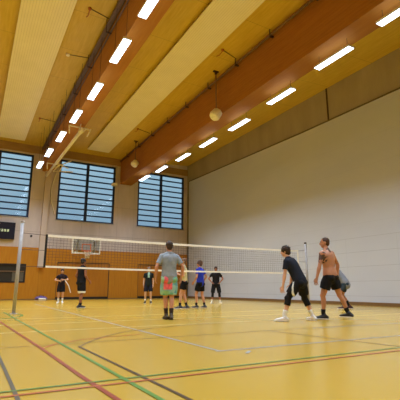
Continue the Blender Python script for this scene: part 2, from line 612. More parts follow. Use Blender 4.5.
for rowname, row, z in (('left row', Lrow, ZLl), ('right row', Rrow, ZLr)):
    for i, (x, y) in enumerate(row):
        l = proto if first else copy_tree(proto)
        first = False
        l.location = (x, y, z)
        if len([1]) and rowname[0] == 'l':
            l.scale = (0.93, 0.95, 1)
        nm = 'nearest' if i == len(row) - 1 else ORD[i]
        side = 'left' if rowname[0] == 'l' else 'right'
        tag(l, 'glowing rectangular ceiling lamp, %s in the %s' % (nm, rowname), 'lamp', 'lamps of the %s row' % side)
        # suspension wires, one part each, up to the ceiling (left) or short ones (right)
        zc = ZC if side == 'left' else 8.25
        for s in (-1, 1):
            bm = bmesh.new()
            tube(bm, [(0, 0.6 * s, 0.07), (0, 0.6 * s, zc - z)], [0.008, 0.008], 5, round_ends=False)
            obj('suspension_wire', bm, M['bracket'], l)

# ------------------------------------------------------------------ small things under the ceiling
def pendant(x, y, z, zt, label, s=1.0):
    e = empty('ceiling_speaker', (x, y, z))
    bm = bmesh.new(); tube(bm, [(0, 0, 0.2 * s), (0, 0, zt - z - 0.0)], [0.028, 0.028], 8, round_ends=False)
    obj('suspension_rod', bm, M['pipe'], e)
    obj('ceiling_bracket', B((-0.13, 0.13, -0.05, 0.05, zt - z - 0.05, zt - z), (-0.04, 0.04, -0.04, 0.04, zt - z - 0.16, zt - z - 0.05)), M['bracket'], e)
    bm = bmesh.new()
    m = Matrix.Rotation(R(38), 3, 'Y')
    tube(bm, [m @ Vector((0, 0, -0.24 * s)), m @ Vector((0, 0, -0.16 * s)), m @ Vector((0, 0, 0.14 * s)), m @ Vector((0, 0, 0.2 * s))],
         [0.2 * s, 0.25 * s, 0.22 * s, 0.12 * s], 8, (0, 1, 0), False)
    obj('speaker_box', bm, M['white'], e)
    tag(e, label, 'speaker')
pendant(8.49, 13.48, 8.1, ZC, 'white speaker box hanging on a rod before the orange beam, the nearer of two')
pendant(8.44, 23.3, 8.62, ZC, 'white speaker box hanging by the far end of the orange beam', 0.95)
def detector(x, y, x2, y2, label, white):
    e = empty('ceiling_hook', (x, y, ZC))
    bm = bmesh.new()
    tube(bm, [(0, 0, -0.07), (0, 0, 0)], [0.075, 0.085] if white else [.05, .06], 12, round_ends=False)
    obj('base_disc', bm, M['white'] if white else M['hook'], e)
    if not white:
        bm = bmesh.new()
        tube(bm, [(0, 0, -0.07), (0.02, 0.3, -0.1), (0.0, 0.45, -0.05)], [0.016] * 3, 6)
        obj('hook_arm', bm, M['hook'], e)
    bm = bmesh.new()
    tube(bm, [(0, 0, -0.02), (x2 - x, y2 - y, -0.02)], [0.014, 0.014], 5)
    obj('cable', bm, M['bracket'], e)
    tag(e, label, 'ceiling fitting')
detector(2.48, 15.38, 3.35, 15.2, 'round pale detector with a cable on the ceiling beside the left panel', True)
detector(2.56, 12.18, 3.41, 12.4, 'reddish hook with a cable on the ceiling, top left near the frame edge', False)
detector(2.41, 22.6, 3.3, 22.7, 'small reddish hook on the ceiling between the left panel and the left beam, far end', False)
detector(7.86, 11.95, 8.7, 12.2, 'reddish hook with a cable on the ceiling between the middle panel and the orange beam', False)
detector(7.8, 21.3, 8.7, 21.6, 'small hook with a cable on the ceiling near the farther hanging speaker', False)

# folded basketball frame: pale boom under the left beam with cross arms and rope loop
e = empty('folding_hoop_frame', (3.72, 22.3, 8.02))
bm = bmesh.new(); tube(bm, [(-0.10, 4.6, -0.02), (0.08, -4.4, 0.0)], [0.085, 0.085], 8, (1, 0, 0), False)
obj('boom', bm, M['white'], e)
for (yy, hw) in ((-4.3, 0.5), (2.2, 0.45)):
    bm = bmesh.new()
    tube(bm, [(-hw, yy, 0.12), (hw, yy + 0.05, 0.12)], [0.035, 0.035], 6)
    tube(bm, [(-hw, yy, 0.12), (-hw * .9, yy + .1, -0.22)], [0.03, 0.03], 6)
    tube(bm, [(hw, yy, 0.12), (hw * .75, yy + .1, -0.22)], [0.03, 0.03], 6)
    tube(bm, [(hw * .6, yy, 0.12), (0, yy + .5, -0.2)], [0.03, 0.03], 6)
    obj('cross_arm', bm, M['white'], e)
for (a, b) in (((0, 1.6, 0.05), (1.0, 3.2, 0.25)), ((0, 2.6, 0.0), (0.9, 2.0, 0.4)), ((0.1, 3.4, 0.0), (1.15, 2.6, -0.1)), ((0.0, -4.0, 0.0), (0.1, -4.0, 0.44))):
    bm = bmesh.new(); tube(bm, [a, b], [0.03, 0.03], 6)
    obj('strut', bm, M['white'], e)
tag(e, 'pale folded basketball frame with long boom hanging beneath the left roof beam', 'basketball frame')
bm = bmesh.new()
pts = [(4.38, 27.53, 8.6), (4.24, 27.53, 8.1), (4.08, 27.53, 7.4), (4.1, 27.53, 6.6), (4.28, 27.53, 6.0), (4.42, 27.53, 5.6)]
tube(bm, pts, [0.035] * 6, 6)
tag(obj('hanging_rope', bm, M['rope']), 'thin white rope looping down the wall left of the middle window', 'rope')
e = empty('wall_sensor', (8.42, 27.5, 8.1))
obj('sensor_box', B((-0.25, 0.12, -0.32, -0.04, -0.09, 0.1)), M['white'], e)
obj('sensor_arm', B((-0.05, 0.05, -0.04, 0.05, -0.04, 0.04)), M['steel'], e)
tag(e, 'small white box fixed at the right edge of the middle window', 'sensor')

# ------------------------------------------------------------------ far wall fittings
e = empty('scoreboard', (0.35, 27.4, 3.72))
obj('housing', B((-1.75, 1.75, -0.06, 0.12, 0, 1.06)), M['score'], e)
bm = bmesh.new()
def seg(x, z, w, h): box(bm, x, x + w, -0.075, -0.06, z, z + h)
x = 0.8
for k, sg in enumerate(((1, 1, 0, 1, 1, 0, 1), (1, 0, 1, 1, 0, 1, 1), (1, 1, 1, 0, 1, 1, 1), (1, 1, 1, 1, 0, 0, 1))):
    w, h, t = 0.11, 0.15, 0.035
    z = 0.46
    if sg[0]: seg(x, z, w, t)
    if sg[1]: seg(x, z + h / 2 - t / 2, w, t)
    if sg[2]: seg(x, z + h - t, w, t)
    if sg[3]: seg(x, z, t, h / 2)
    if sg[4]: seg(x, z + h / 2, t, h / 2)
    if sg[5]: seg(x + w - t, z, t, h / 2)
    if sg[6]: seg(x + w - t, z + h / 2, t, h / 2)
    x += 0.165
obj('display_digits', bm, M['led'], e)
bm = bmesh.new()
box(bm, 0.62, 0.86, -0.075, -0.06, 0.93, 0.98); box(bm, 0.74, 0.8, -0.075, -0.06, 0.78, 0.93)
obj('white_mark', bm, M['white'], e)
tag(e, 'black scoreboard with small yellow-green display on the concrete wall at the left edge', 'scoreboard')
e = empty('wall_hatch', ((HX0 + HX1) / 2, YF - 0.02, HZ0))
hw = (HX1 - HX0) / 2
obj('hatch_back', B((-hw, hw, -0.01, 0.018, 0, HZ1 - HZ0)), M['recess'], e)
obj('hatch_frame', B((-hw, hw, -0.07, -0.01, 0, 0.07), (-hw, hw, -0.07, -0.01, HZ1 - HZ0 - 0.1, HZ1 - HZ0), (hw - .08, hw, -0.07, -0.01, 0.07, HZ1 - HZ0 - .1), (-hw, -hw + .08, -0.07, -0.01, 0.07, HZ1 - HZ0 - .1)), M['dark'], e)
obj('hatch_shelf', B((-hw + .08, hw - .08, -0.06, -0.01, 0.66, 0.72)), M['pipe'], e)
obj('grey_panel', B((hw - 0.75, hw - 0.1, -0.03, -0.01, 0.08, 0.64)), plain('hatch_grey', srgb(92, 86, 74), 0.7), e)
tag(e, 'dark recessed hatch in the orange plywood at the left, behind the net post', 'hatch')
bm = bmesh.new(); tube(bm, [(0, 0, 0), (0, -0.06, 0)], [0.075, 0.07], 10, round_ends=False)
o = tag(obj('wall_socket', bm, M['dark'], loc=(3.1, YF, 4.02)), 'small dark round fitting on the concrete wall right of the scoreboard', 'wall fitting')
# backboard
BX, BY = 6.36, 26.2
e = empty('basketball_hoop', (BX, YF, 0))
obj('backboard', B((-0.9, 0.9, BY - YF, BY - YF + 0.03, 2.95, 3.98)), M['boardglass'], e)
y = BY - YF - 0.012
obj('board_border', B((-0.92, 0.92, y, y + 0.05, 2.9, 2.99), (-0.92, 0.92, y, y + 0.05, 3.93, 4.0), (-0.92, -0.85, y, y + .05, 2.99, 3.93), (0.85, 0.92, y, y + .05, 2.99, 3.93)), M['band'], e)
obj('target_square', B((-0.3, 0.3, y, y + .012, 3.1, 3.15), (-0.3, 0.3, y, y + .012, 3.5, 3.55), (-0.3, -0.25, y, y + .012, 3.15, 3.5), (0.25, 0.3, y, y + .012, 3.15, 3.5)), M['rim'], e)
bm = bmesh.new()
for s in (-1, 1):
    tube(bm, [(0.6 * s, -0.01, 3.9), (0.55 * s, BY - YF + 0.04, 3.75)], [0.04, 0.04], 6)
    tube(bm, [(0.6 * s, -0.01, 3.0), (0.55 * s, BY - YF + 0.04, 3.1)], [0.04, 0.04], 6)
    tube(bm, [(0.6 * s, -0.01, 3.0), (0.55 * s, BY - YF + 0.04, 3.75)], [0.025, 0.025], 6)
    tube(bm, [(0.55 * s, BY - YF + .05, 2.98), (0.55 * s, BY - YF + .05, 3.95)], [0.03, 0.03], 6)
obj('support_frame', bm, M['white'], e)
bm = bmesh.new()
ring = [(0.225 * math.cos(k * math.pi / 10), BY - YF - 0.36 + 0.225 * math.sin(k * math.pi / 10), 3.05) for k in range(21)]
tube(bm, ring, [0.014] * 21, 6, (0, 0, 1), False)
box(bm, -0.08, 0.08, BY - YF - 0.14, BY - YF, 3.0, 3.12)
obj('rim', bm, M['rim'], e)
bm = bmesh.new()
for k in range(12):
    for d in (1, -1):
        a, b_a, c_a = k * math.pi / 6, (k + d) * math.pi / 6, (k + 2 * d) * math.pi / 6
        yc = BY - YF - 0.36
        tube(bm, [(.22 * math.cos(a), yc + .22 * math.sin(a), 3.04), (.16 * math.cos(b_a), yc + .16 * math.sin(b_a), 2.82), (.12 * math.cos(c_a), yc + .12 * math.sin(c_a), 2.6)], [0.008] * 3, 4, round_ends=False)
obj('hoop_net', bm, M['rope'], e)
tag(e, 'basketball hoop with a clear backboard on the far wall', 'basketball hoop')

# ------------------------------------------------------------------ volleyball net and posts
NY, NX0, NX1, NT_, NB = 12.5, 1.84, 11.86, 2.28, 1.3
e = empty('volleyball_net', ((NX0 + NX1) / 2, NY, 0))
def nx(x): return x - (NX0 + NX1) / 2
SAG = 0.035
def sag(x): return -SAG * (1 - (nx(x) / ((NX1 - NX0) / 2)) ** 2)
def strip(x0, x1, za, zb, th, nseg=20):
    bm = bmesh.new()
    prev = None
    for k in range(nseg + 1):
        x = x0 + (x1 - x0) * k / nseg
        s = sag(x)
        vs = [bm.verts.new((nx(x), dy, z + s)) for dy, z in ((-th, za), (th, za), (th, zb), (-th, zb))]
        if prev:
            for i in range(4):
                bm.faces.new((prev[i], prev[(i + 1) % 4], vs[(i + 1) % 4], vs[i]))
        else:
            bm.faces.new(vs[::-1])
        prev = vs
    bm.faces.new(prev)
    return bm
obj('top_band', strip(NX0, NX1, NT_ - 0.07, NT_, 0.012), M['band'], e)
obj('bottom_band', strip(NX0, NX1, NB, NB + 0.055, 0.012), M['band'], e)
bm = bmesh.new()
n = 100
for k in range(n + 1):
    x = NX0 + (NX1 - NX0) * k / n
    tube(bm, [(nx(x), 0, NB + 0.03 + sag(x)), (nx(x), 0, NT_ - 0.03 + sag(x))], [0.0032, 0.0032], 4, round_ends=False)
for k in range(1, 10):
    z = NB + 0.055 + (NT_ - 0.07 - NB - 0.055) * k / 10
    for j in range(20):
        xa = NX0 + (NX1 - NX0) * j / 20; xb = NX0 + (NX1 - NX0) * (j + 1) / 20
        tube(bm, [(nx(xa), 0, z + sag(xa)), (nx(xb), 0, z + sag(xb))], [0.0032, 0.0032], 4, round_ends=False)
obj('mesh', bm, M['net'], e)
obj('side_band', B((nx(NX0) - 0.03, nx(NX0) + 0.03, -0.014, 0.014, NB, NT_)), M['black'], e)
obj('side_band', B((nx(NX1) - 0.03, nx(NX1) + 0.03, -0.014, 0.014, NB, NT_)), M['band'], e)
PX0, PX1 = 1.14, 12.32
for (a, b) in (((NX0, NT_ - 0.03), (PX0 + 0.056, NT_ + 0.0)), ((NX0, NB + 0.03), (PX0 + 0.056, NB + 0.02)), ((NX0, 1.8), (PX0 + 0.056, 1.8)),
               ((NX1, NT_ - 0.03), (PX1 - 0.056, NT_ + 0.0)), ((NX1, NB + 0.03), (PX1 - 0.056, NB + 0.02)), ((NX1, 1.8), (PX1 - 0.056, 1.8))):
    bm = bmesh.new(); tube(bm, [(nx(a[0]), 0, a[1]), (nx(b[0]), 0, b[1])], [0.007, 0.007], 5)
    obj('tension_cord', bm, M['net'], e)
tag(e, 'volleyball net with white top and bottom tapes strung across the hall', 'net')
def post(x, label):
    e = empty('net_post', (x, NY, 0))
    bm = bmesh.new(); tube(bm, [(0, 0, 0.0), (0, 0, 2.58)], [0.048, 0.048], 14, round_ends=False)
    obj('pole', bm, M['steel'], e)
    bm = bmesh.new(); tube(bm, [(0, 0, 2.58), (0, 0, 2.63)], [0.055, 0.05], 12, round_ends=False)
    obj('cap', bm, M['dark'] if x > 5 else M['steel'], e)
    bm = bmesh.new(); tube(bm, [(0, 0, 0.004), (0, 0, 0.02)], [0.1, 0.1], 16, round_ends=False)
    obj('floor_collar', bm, M['steel'], e)
    tag(e, label, 'post', 'net posts')
post(PX0, 'tall pale metal net post at the left, near the scoreboard')
post(PX1, 'tall grey metal net post at the right, behind the player with knee pads')

# bag by the far wall
e = empty('sports_bag', (3.98, 27.2, 0))
bm = bmesh.new()
tube(bm, [(-0.33, 0, 0.09), (-0.25, 0, 0.11), (0.0, 0, 0.13), (0.22, 0, 0.11), (0.3, 0, 0.09)], [(0.06, 0.08), (0.10, 0.12), (0.13, 0.14), (0.11, 0.12), (0.06, 0.08)], 12, (0, 0, 1))
obj('bag_body', bm, plain('bag_purple', srgb(110, 90, 150), 0.7), e)
bm = bmesh.new()
tube(bm, [(-0.14, -0.06, 0.2), (-0.1, -0.08, 0.3), (0.1, -0.08, 0.3), (0.14, -0.06, 0.2)], [0.015] * 4, 6)
obj('handle', bm, M['dark'], e)
bm = bmesh.new()
tube(bm, [(-0.12, -0.17, 0.06), (0.22, -0.18, 0.05)], [(0.07, 0.06), (0.06, 0.06)], 8, (0, 0, 1))
obj('towel', bm, M['band'], e)
tag(e, 'small purple and white sports bag on the floor against the far wall', 'bag')

# ------------------------------------------------------------------ people
SK = {}
def skin(name, col):
    if name not in SK:
        a = NT(name)
        f = a.noise(a.mapping(), 7.0)
        a.base(a.ramp(f, [(0.3, dim(col, 0.9)), (0.7, dim(col, 1.08))]))
        a.p.inputs['Subsurface Weight'].default_value = 0.0
        SK[name] = a.set(0.5, 0, 0.35)
    return SK[name]
def cloth(name, col, var=0.15):
    return plain(name, col, 0.85, 0, 0.2, var, 9.0)

def remesh(bm, vox, name, smooth=3):
    bmesh.ops.recalc_face_normals(bm, faces=bm.faces)
    me = bpy.data.meshes.new(name)
    bm.to_mesh(me); bm.free()
    o = bpy.data.objects.new(name, me)
    C.objects.link(o)
    md = o.modifiers.new('r', 'REMESH'); md.mode = 'VOXEL'; md.voxel_size = vox; md.use_smooth_shade = True
    ms = o.modifiers.new('s', 'SMOOTH'); ms.factor = 0.5; ms.iterations = smooth
    dg = bpy.context.evaluated_depsgraph_get(); dg.update()
    me2 = bpy.data.meshes.new_from_object(o.evaluated_get(dg))
    bpy.data.objects.remove(o); bpy.data.meshes.remove(me)
    me2.name = name
    return me2

def ik(a, c, l1, l2, pole):
    d = c - a
    L = min(d.length, (l1 + l2) * 0.999)
    dn = d.normalized()
    x = (l1 * l1 - l2 * l2 + L * L) / (2 * L)
    h = math.sqrt(max(0, l1 * l1 - x * x))
    p = Vector(pole); p = p - dn * p.dot(dn)
    p.normalize()
    return a + dn * x + p * h, a + dn * L

def lerp(a, b, t): return a + (b - a) * t
def radial(tab, t):
    for (t0, a0), (t1, a1) in zip(tab, tab[1:]):
        if t <= t1:
            k = max(0.0, (t - t0) / (t1 - t0))
            return (lerp(a0[0], a1[0], k), lerp(a0[1], a1[1], k))
    return tab[-1][1]
TORSO = [(-0.09, (.10, .085)), (-0.04, (.155, .115)), (0.02, (.168, .122)), (.09, (.158, .112)), (.17, (.138, .098)), (.26, (.146, .104)),
         (.36, (.168, .116)), (.44, (.172, .112)), (.49, (.150, .095)), (.53, (.10, .075)), (.56, (.06, .06))]

def person(name_label, x, y, heading, H=1.8, hip=(0, 0, 0.93), lean=3, bend=0, twist=0, side=0, girth=1.0,
           feet=(((-.11, 0), 5), ((.11, 0), 5)), lift=(0, 0), hands=(None, None), elbow=((-.3, -1, 0), (.3, -1, 0)),
           head=(0, 0), skinc=(196, 140, 104), hairc=(60, 40, 28), hair='short', top=None, sleeve=0.5, shorts=None, short_len=0.42,
           short_flare=1.25, waist=.03, shoes=(225, 225, 220), socks=None, sock_h=0.17, pads=None, padlen=0.11, tights=None, extra=None, vox=0.012):
    S = H / 1.8
    e = empty('person', (x, y, 0), R(heading))
    tag(e, name_label, 'person')
    smat = skin('skin_%d_%d_%d' % skinc, srgb(*skinc))
    P0 = Vector(hip) * S
    # spine
    def spine_dir(t):
        a = R(lean + bend * min(1, max(0, t / 0.5)))
        s_ = R(side)
        return Vector((math.sin(s_), math.sin(a) * math.cos(s_), math.cos(a) * math.cos(s_)))
    def rvec(t):
        a = R(twist * min(1, max(0, t / .45)))
        d = spine_dir(t)
        r = Vector((math.cos(a), math.sin(a), 0))
        r = r - d * r.dot(d)
        return r.normalized()
    ts = [-0.09, -0.04, 0.02, .09, .17, .26, .36, .44, .49, .53, .56]
    SP = {}
    p = P0.copy(); last = 0.0
    SP[0] = p.copy()
    for t in (-0.04, -0.09):
        SP[t] = P0 + spine_dir(0) * t * S
    cur = P0.copy(); last = 0
    for t in ts[2:]:
        cur = cur + spine_dir((t + last) / 2) * (t - last) * S
        SP[t] = cur.copy(); last = t
    spts = [SP[t] for t in ts]; refs = [rvec(t) for t in ts]
    def torso_tube(bm, ts_, grow=0.0, fac=1.0, extra_a=0.0):
        tube(bm, [SP[t] for t in ts_], [tuple((r_ * girth * fac + grow) * S for r_ in radial(TORSO, t)) for t in ts_], 20, [rvec(t) for t in ts_])
    sh_r = rvec(.46)
    shc = SP[.49] + spine_dir(.5) * (-0.012 * S)
    hipr = rvec(0)
    J = {}
    for s, k in ((-1, 'l'), (1, 'r')):
        i = 0 if s < 0 else 1
        hj = P0 + hipr * s * 0.092 * S + Vector((0, 0, -0.01 * S))
        (fx, fy), fa = feet[i]
        ank = Vector((fx * S, fy * S, (0.085 + lift[i]) * S))
        fdir = Vector((math.sin(R(fa)) * s, math.cos(R(fa)), 0))
        knee, ank2 = ik(hj, ank, 0.43 * S, 0.42 * S, fdir + Vector((0, .3, .25)))
        J['hip' + k], J['knee' + k], J['ank' + k], J['fd' + k] = hj, knee, ank2, fdir
        sj = shc + sh_r * s * 0.175 * S * girth ** .5
        hd = hands[i]
        if hd is None:
            wr = sj + Vector((0.06 * s, 0.06, -0.52)) * S
        else:
            wr = Vector(hd) * S
        el, wr2 = ik(sj, wr, 0.29 * S, 0.26 * S, elbow[i])
        J['sh' + k], J['el' + k], J['wr' + k] = sj, el, wr2
    # head frame
    nb = SP[.56]
    hy, hp = head
    nd = (spine_dir(.56) * 0.45 + Vector((0, 0, 0.65))).normalized()
    hc = nb + nd * 0.155 * S + rvec(.5) .cross(nd) * -0.02 * S
    fwd0 = nd.cross(sh_r) 
    base_yaw = math.atan2(-sh_r.y * -1, sh_r.x)
    HM = Matrix.Rotation(base_yaw + R(hy), 3, 'Z') @ Matrix.Rotation(R(-hp), 3, 'X')
    def hv(*a): return hc + (HM @ Vector(a)) * S
    # ---- body
    bm = bmesh.new()
    torso_tube(bm, ts)
    for s, k in ((-1, 'l'), (1, 'r')):
        hj, kn, an = J['hip' + k], J['knee' + k], J['ank' + k]
        fd = J['fd' + k]
        back = -fd
        lp, lr = [], []
        for t, r_ in ((-.05, .085), (.1, .092), (.4, .082), (.75, .064), (.95, .056)):
            lp.append(hj.lerp(kn, t)); lr.append(r_ * S * girth ** .4)
        for t, r_, o_ in ((.05, .054, 0), (.22, .056, .012), (.4, .054, .014), (.7, .039, .004), (.95, .034, 0)):
            lp.append(kn.lerp(an, t) + back * o_ * S); lr.append(r_ * S)
        tube(bm, lp, lr, 14)
        ellipsoid(bm, kn + fd * .008 * S, .055 * S, .055 * S, .06 * S)
        ellipsoid(bm, hj - spine_dir(0).cross(hipr).normalized() * -0.0 + (-Vector((0, 1, 0)) * 0.042 + Vector((0, 0, -.035))) * S, .084 * S, .082 * S, .085 * S)
        # foot
        fz = an.z - 0.085 * S
        tube(bm, [an - fd * .05 * S + Vector((0, 0, -.045 * S)), an + Vector((0, 0, -.035 * S)), an + fd * .08 * S + Vector((0, 0, -.05 * S)), an + fd * .16 * S + Vector((0, 0, -.062 * S))],
             [(.03 * S, .03 * S), (.036 * S, .036 * S), (.036 * S, .026 * S), (.034 * S, .016 * S)], 12, fd.cross(Vector((0, 0, 1))))
        sj, el, wr = J['sh' + k], J['el' + k], J['wr' + k]
        tube(bm, [sj.lerp(el, t) for t in (-.03, .2, .45, .8, 1)] + [el.lerp(wr, t) for t in (.12, .3, .6, 1)],
             [r_ * S * girth ** .5 for r_ in (.052, .05, .046, .038, .037, .041, .040, .031, .026)], 12)
        ellipsoid(bm, sj + Vector((0, 0, -.01 * S)), .062 * S * girth ** .5, .062 * S * girth ** .5, .066 * S)
        # trapezius to neck
        tube(bm, [sj.lerp(nb, .25) + Vector((0, 0, -.0)), sj.lerp(nb, .95)], [.042 * S, .045 * S], 10)
        # palm
        hdv = (wr - el).normalized()
        inn = (-sh_r * s)
        wide, thick = frame_of(hdv, sh_r.cross(hdv))
        tube(bm, [wr - hdv * .01 * S, wr + hdv * .03 * S, wr + hdv * .085 * S], [(.027 * S, .02 * S), (.038 * S, .017 * S), (.040 * S, .014 * S)], 12, wide)
    tube(bm, [nb - nd * .05 * S, nb + nd * .03 * S, hc - nd * .05 * S], [.062 * S, .054 * S, .054 * S], 14)
    ellipsoid(bm, hv(0, -.008, .025), .074 * S, .092 * S, .09 * S, HM)
    ellipsoid(bm, hv(0, .018, -.035), .058 * S, .07 * S, .078 * S, HM)
    ellipsoid(bm, hv(0, .058, -.085), .028 * S, .024 * S, .022 * S, HM)
    tube(bm, [hv(0, .086, .018), hv(0, .106, -.024), hv(0, .1, -.034)], [.009 * S, .014 * S, .012 * S], 8)
    for s in (-1, 1):
        ellipsoid(bm, hv(.076 * s, -.008, -.008), .01 * S, .02 * S, .031 * S, HM)
    me = remesh(bm, vox, 'body')
    # fingers joined into the same mesh
    bm = bmesh.new(); bm.from_mesh(me); bpy.data.meshes.remove(me)
    for s, k in ((-1, 'l'), (1, 'r')):
        el, wr = J['el' + k], J['wr' + k]
        hdv = (wr - el).normalized()
        wide, thick = frame_of(hdv, sh_r.cross(hdv))
        pal = thick if thick.dot(-sh_r * s) > 0 else -thick
        fw = wide if wide.dot(Vector((0, 1, 0))) > 0 else -wide
        for q, ln in zip((1.5, .5, -.5, -1.5), (.072, .082, .075, .058)):
            b0 = wr + (hdv * .078 + fw * q * .0205) * S
            sp_ = fw * q * .006 * S
            tube(bm, [b0, b0 + (hdv * ln * .5 + pal * .008) * S + sp_, b0 + (hdv * ln * .85 + pal * .03) * S + sp_ * 1.5], [.0092 * S, .0085 * S, .007 * S], 8)
        b0 = wr + (hdv * .02 + fw * .03) * S
        tube(bm, [b0, b0 + (hdv * .03 + fw * .028 + pal * .01) * S, b0 + (hdv * .062 + fw * .034 + pal * .024) * S], [.013 * S, .0105 * S, .008 * S], 8)
    mats = [smat]
    if extra and 'tattoo' in extra:
        mats.append(skin('skin_tattooed', srgb(84, 62, 56)))
        bm.faces.ensure_lookup_table()
        for f in bm.faces:
            c_ = f.calc_center_median()
            for (key, off, r_) in extra['tattoo']:
                q = (J[key] if key in J else SP[key]) + Vector(off) * S
                dd = (c_ - q).length
                if dd < r_ * S and noise.noise(c_ * 22) + (0.35 - 0.6 * dd / (r_ * S)) > -0.12:
                    f.material_index = 1
    body = obj('body', bm, mats, e)
    # ---- face bits
    if hair != 'shaved_hidden':
        for s in (-1, 1):
            bm = bmesh.new(); ellipsoid(bm, hv(.03 * s, .082, .012), .011 * S, .007 * S, .006 * S, HM, 10, 6)
            obj('eye', bm, M['dark'], e)
            bm = bmesh.new(); tube(bm, [hv(.014 * s, .09, .03), hv(.03 * s, .088, .034), hv(.046 * s, .076, .03)], [.004 * S] * 3, 6)
            obj('eyebrow', bm, plain('hair_%d_%d_%d' % hairc, srgb(*hairc), 0.7), e)
        bm = bmesh.new(); tube(bm, [hv(-.022, .083, -.056), hv(0, .091, -.055), hv(.022, .083, -.056)], [.004 * S, .006 * S, .004 * S], 6)
        obj('mouth', bm, plain('lips', srgb(150, 80, 70), 0.5), e)
    # ---- hair
    hm = plain('hair_%d_%d_%d' % hairc, srgb(*hairc), 0.7, 0, 0.3, 0.3, 60.0)
    bm = bmesh.new()
    th = {'short': .012, 'shaved': .004, 'tousled': .02, 'bun': .012}[hair]
    ellipsoid(bm, hv(0, -.022, .04), (.075 + th) * S, (.087 + th) * S, (.08 + th) * S, HM, 22, 14)
    ellipsoid(bm, hv(0, -.05, -.005), (.062 + th) * S, (.055 + th) * S, (.07 + th) * S, HM, 22, 14)
    if hair == 'bun':
        ellipsoid(bm, hv(0, -.11, .075), .035 * S, .035 * S, .035 * S, HM)
    if hair == 'tousled':
        for k in range(26):
            a = random.uniform(0, 6.28); b = random.uniform(0.1, 1.3)
            ellipsoid(bm, hv(.085 * math.cos(a) * math.cos(b), -.022 + .095 * math.sin(a) * math.cos(b), .04 + .092 * math.sin(b)), .024 * S, .024 * S, .018 * S, HM, 8, 6)
    for v in bm.verts:
        v.co += Vector(noise.noise_vector(v.co * 30)) * (0.006 if hair != 'shaved' else 0.001)
    obj('hair', bm, hm, e)
    # ---- shirt
    if top:
        bm = bmesh.new()
        lo = top.get('low', -0.04)
        tt = [t for t in ts if t >= lo and t <= .53]
        grow = top.get('grow', .016)
        rr = []
        for t in tt:
            a, b = radial(TORSO, t)
            if t < .3: a, b = max(a, .150), max(b, .112)
            rr.append(((a * girth + grow) * S, (b * girth + grow) * S))
        rr[-1] = (.095 * S, .08 * S)
        bp = [SP[t] for t in tt]
        tube(bm, bp, rr, 22, [rvec(t) for t in tt], True)
        for s, k in ((-1, 'l'), (1, 'r')):
            sj, el = J['sh' + k], J['el' + k]
            ellipsoid(bm, sj + Vector((0, 0, -.005 * S)), .068 * S * girth ** .5, .068 * S, .07 * S) if sleeve > 0.05 else None
            if sleeve > 0.05:
                tube(bm, [sj.lerp(el, t * sleeve) for t in (0, .35, .7, 1)], [(.064 * S), (.062 * S), (.060 * S), (.062 * S)], 14, round_ends=False)
            tube(bm, [sj.lerp(nb, .3 if sleeve > .05 else .5), sj.lerp(nb, .85)], [.05 * S, .052 * S], 10)
        me = remesh(bm, vox * 1.0, 'shirt', 3)
        bm = bmesh.new(); bm.from_mesh(me); bpy.data.meshes.remove(me)
        for v in bm.verts:
            d = noise.noise(Vector((v.co.x * 9, v.co.y * 9, v.co.z * 5)))
            v.co += v.normal * d * .009 * S
        mm = [top['mat']]
        if 'stripe' in top:
            mm.append(top['stripe'][0])
            for f in bm.faces:
                if top['stripe'][1](f.calc_center_median() / S):
                    f.material_index = 1
        obj(top.get('name', 'tshirt'), bm, mm, e)
    # ---- shorts
    if shorts:
        bm = bmesh.new()
        wt = [t for t in ts if t <= waist]
        tube(bm, [SP[t] for t in wt], [tuple((r_ * girth + .012) * S for r_ in radial(TORSO, t)) for t in wt], 20, [rvec(t) for t in wt])
        for s, k in ((-1, 'l'), (1, 'r')):
            hj, kn = J['hip' + k], J['knee' + k]
            full = (kn - hj).length
            q = short_len * S / full
            pts_ = [hj.lerp(kn, t * q) for t in (-.1, .2, .55, 1)] if q <= 1 else [hj.lerp(kn, t) for t in (-.05, .3, .8)] + [kn.lerp(J['ank' + k], q - 1)]
            tube(bm, pts_, [.1 * S, .106 * S, .088 * short_flare * S, .082 * short_flare * S], 16, round_ends=False)
            ellipsoid(bm, hj + (-Vector((0, 1, 0)) * 0.05 + Vector((0, 0, -.04))) * S, .098 * S, .092 * S, .09 * S)
        me = remesh(bm, vox, 'shorts', 3)
        bm = bmesh.new(); bm.from_mesh(me); bpy.data.meshes.remove(me)
        for v in bm.verts:
            v.co += v.normal * noise.noise(Vector((v.co.x * 12, v.co.y * 12, v.co.z * 4))) * .008 * S
        mm = [shorts['mat']]
        if 'stripe' in shorts:
            mm.append(shorts['stripe'][0])
            for f in bm.faces:
                if shorts['stripe'][1](f.calc_center_median() / S):
                    f.material_index = 1
        obj('shorts', bm, mm, e)
    # ---- knee pads, tights, socks, shoes
    for i, (s, k) in enumerate(((-1, 'l'), (1, 'r'))):
        hj, kn, an, fd = J['hip' + k], J['knee' + k], J['ank' + k], J['fd' + k]
        def leg(a, b, g, mat, nm):
            bm = bmesh.new()
            pp, rr = [], []
            for q in range(7):
                t = lerp(a, b, q / 6)
                if t <= 1:
                    pp.append(hj.lerp(kn, t)); rr.append((lerp(.092, .056, t) + g) * S)
                else:
                    u = t - 1
                    rad_ = .057 if u < .45 else lerp(.055, .036, (u - .45) / .5)
                    pp.append(kn.lerp(an, u) - fd * (.012 if .1 < u < .6 else 0) * S); rr.append((rad_ + g) * S)
            tube(bm, pp, rr, 16, (1, 0, 0), False)
            if a < 1 < b: ellipsoid(bm, kn + fd * .012 * S, (.058 + g) * S, (.058 + g) * S, .07 * S)
            obj(nm, bm, mat, e)
        if pads: leg(1 - padlen / .43, 1 + padlen / .42 * 1.2, .012, pads, 'knee_pad')
        if tights: leg(.5, 1.45, .006, tights, 'tights')
        if socks: leg(2 - sock_h / .42, 1.96, .004, socks, 'sock')
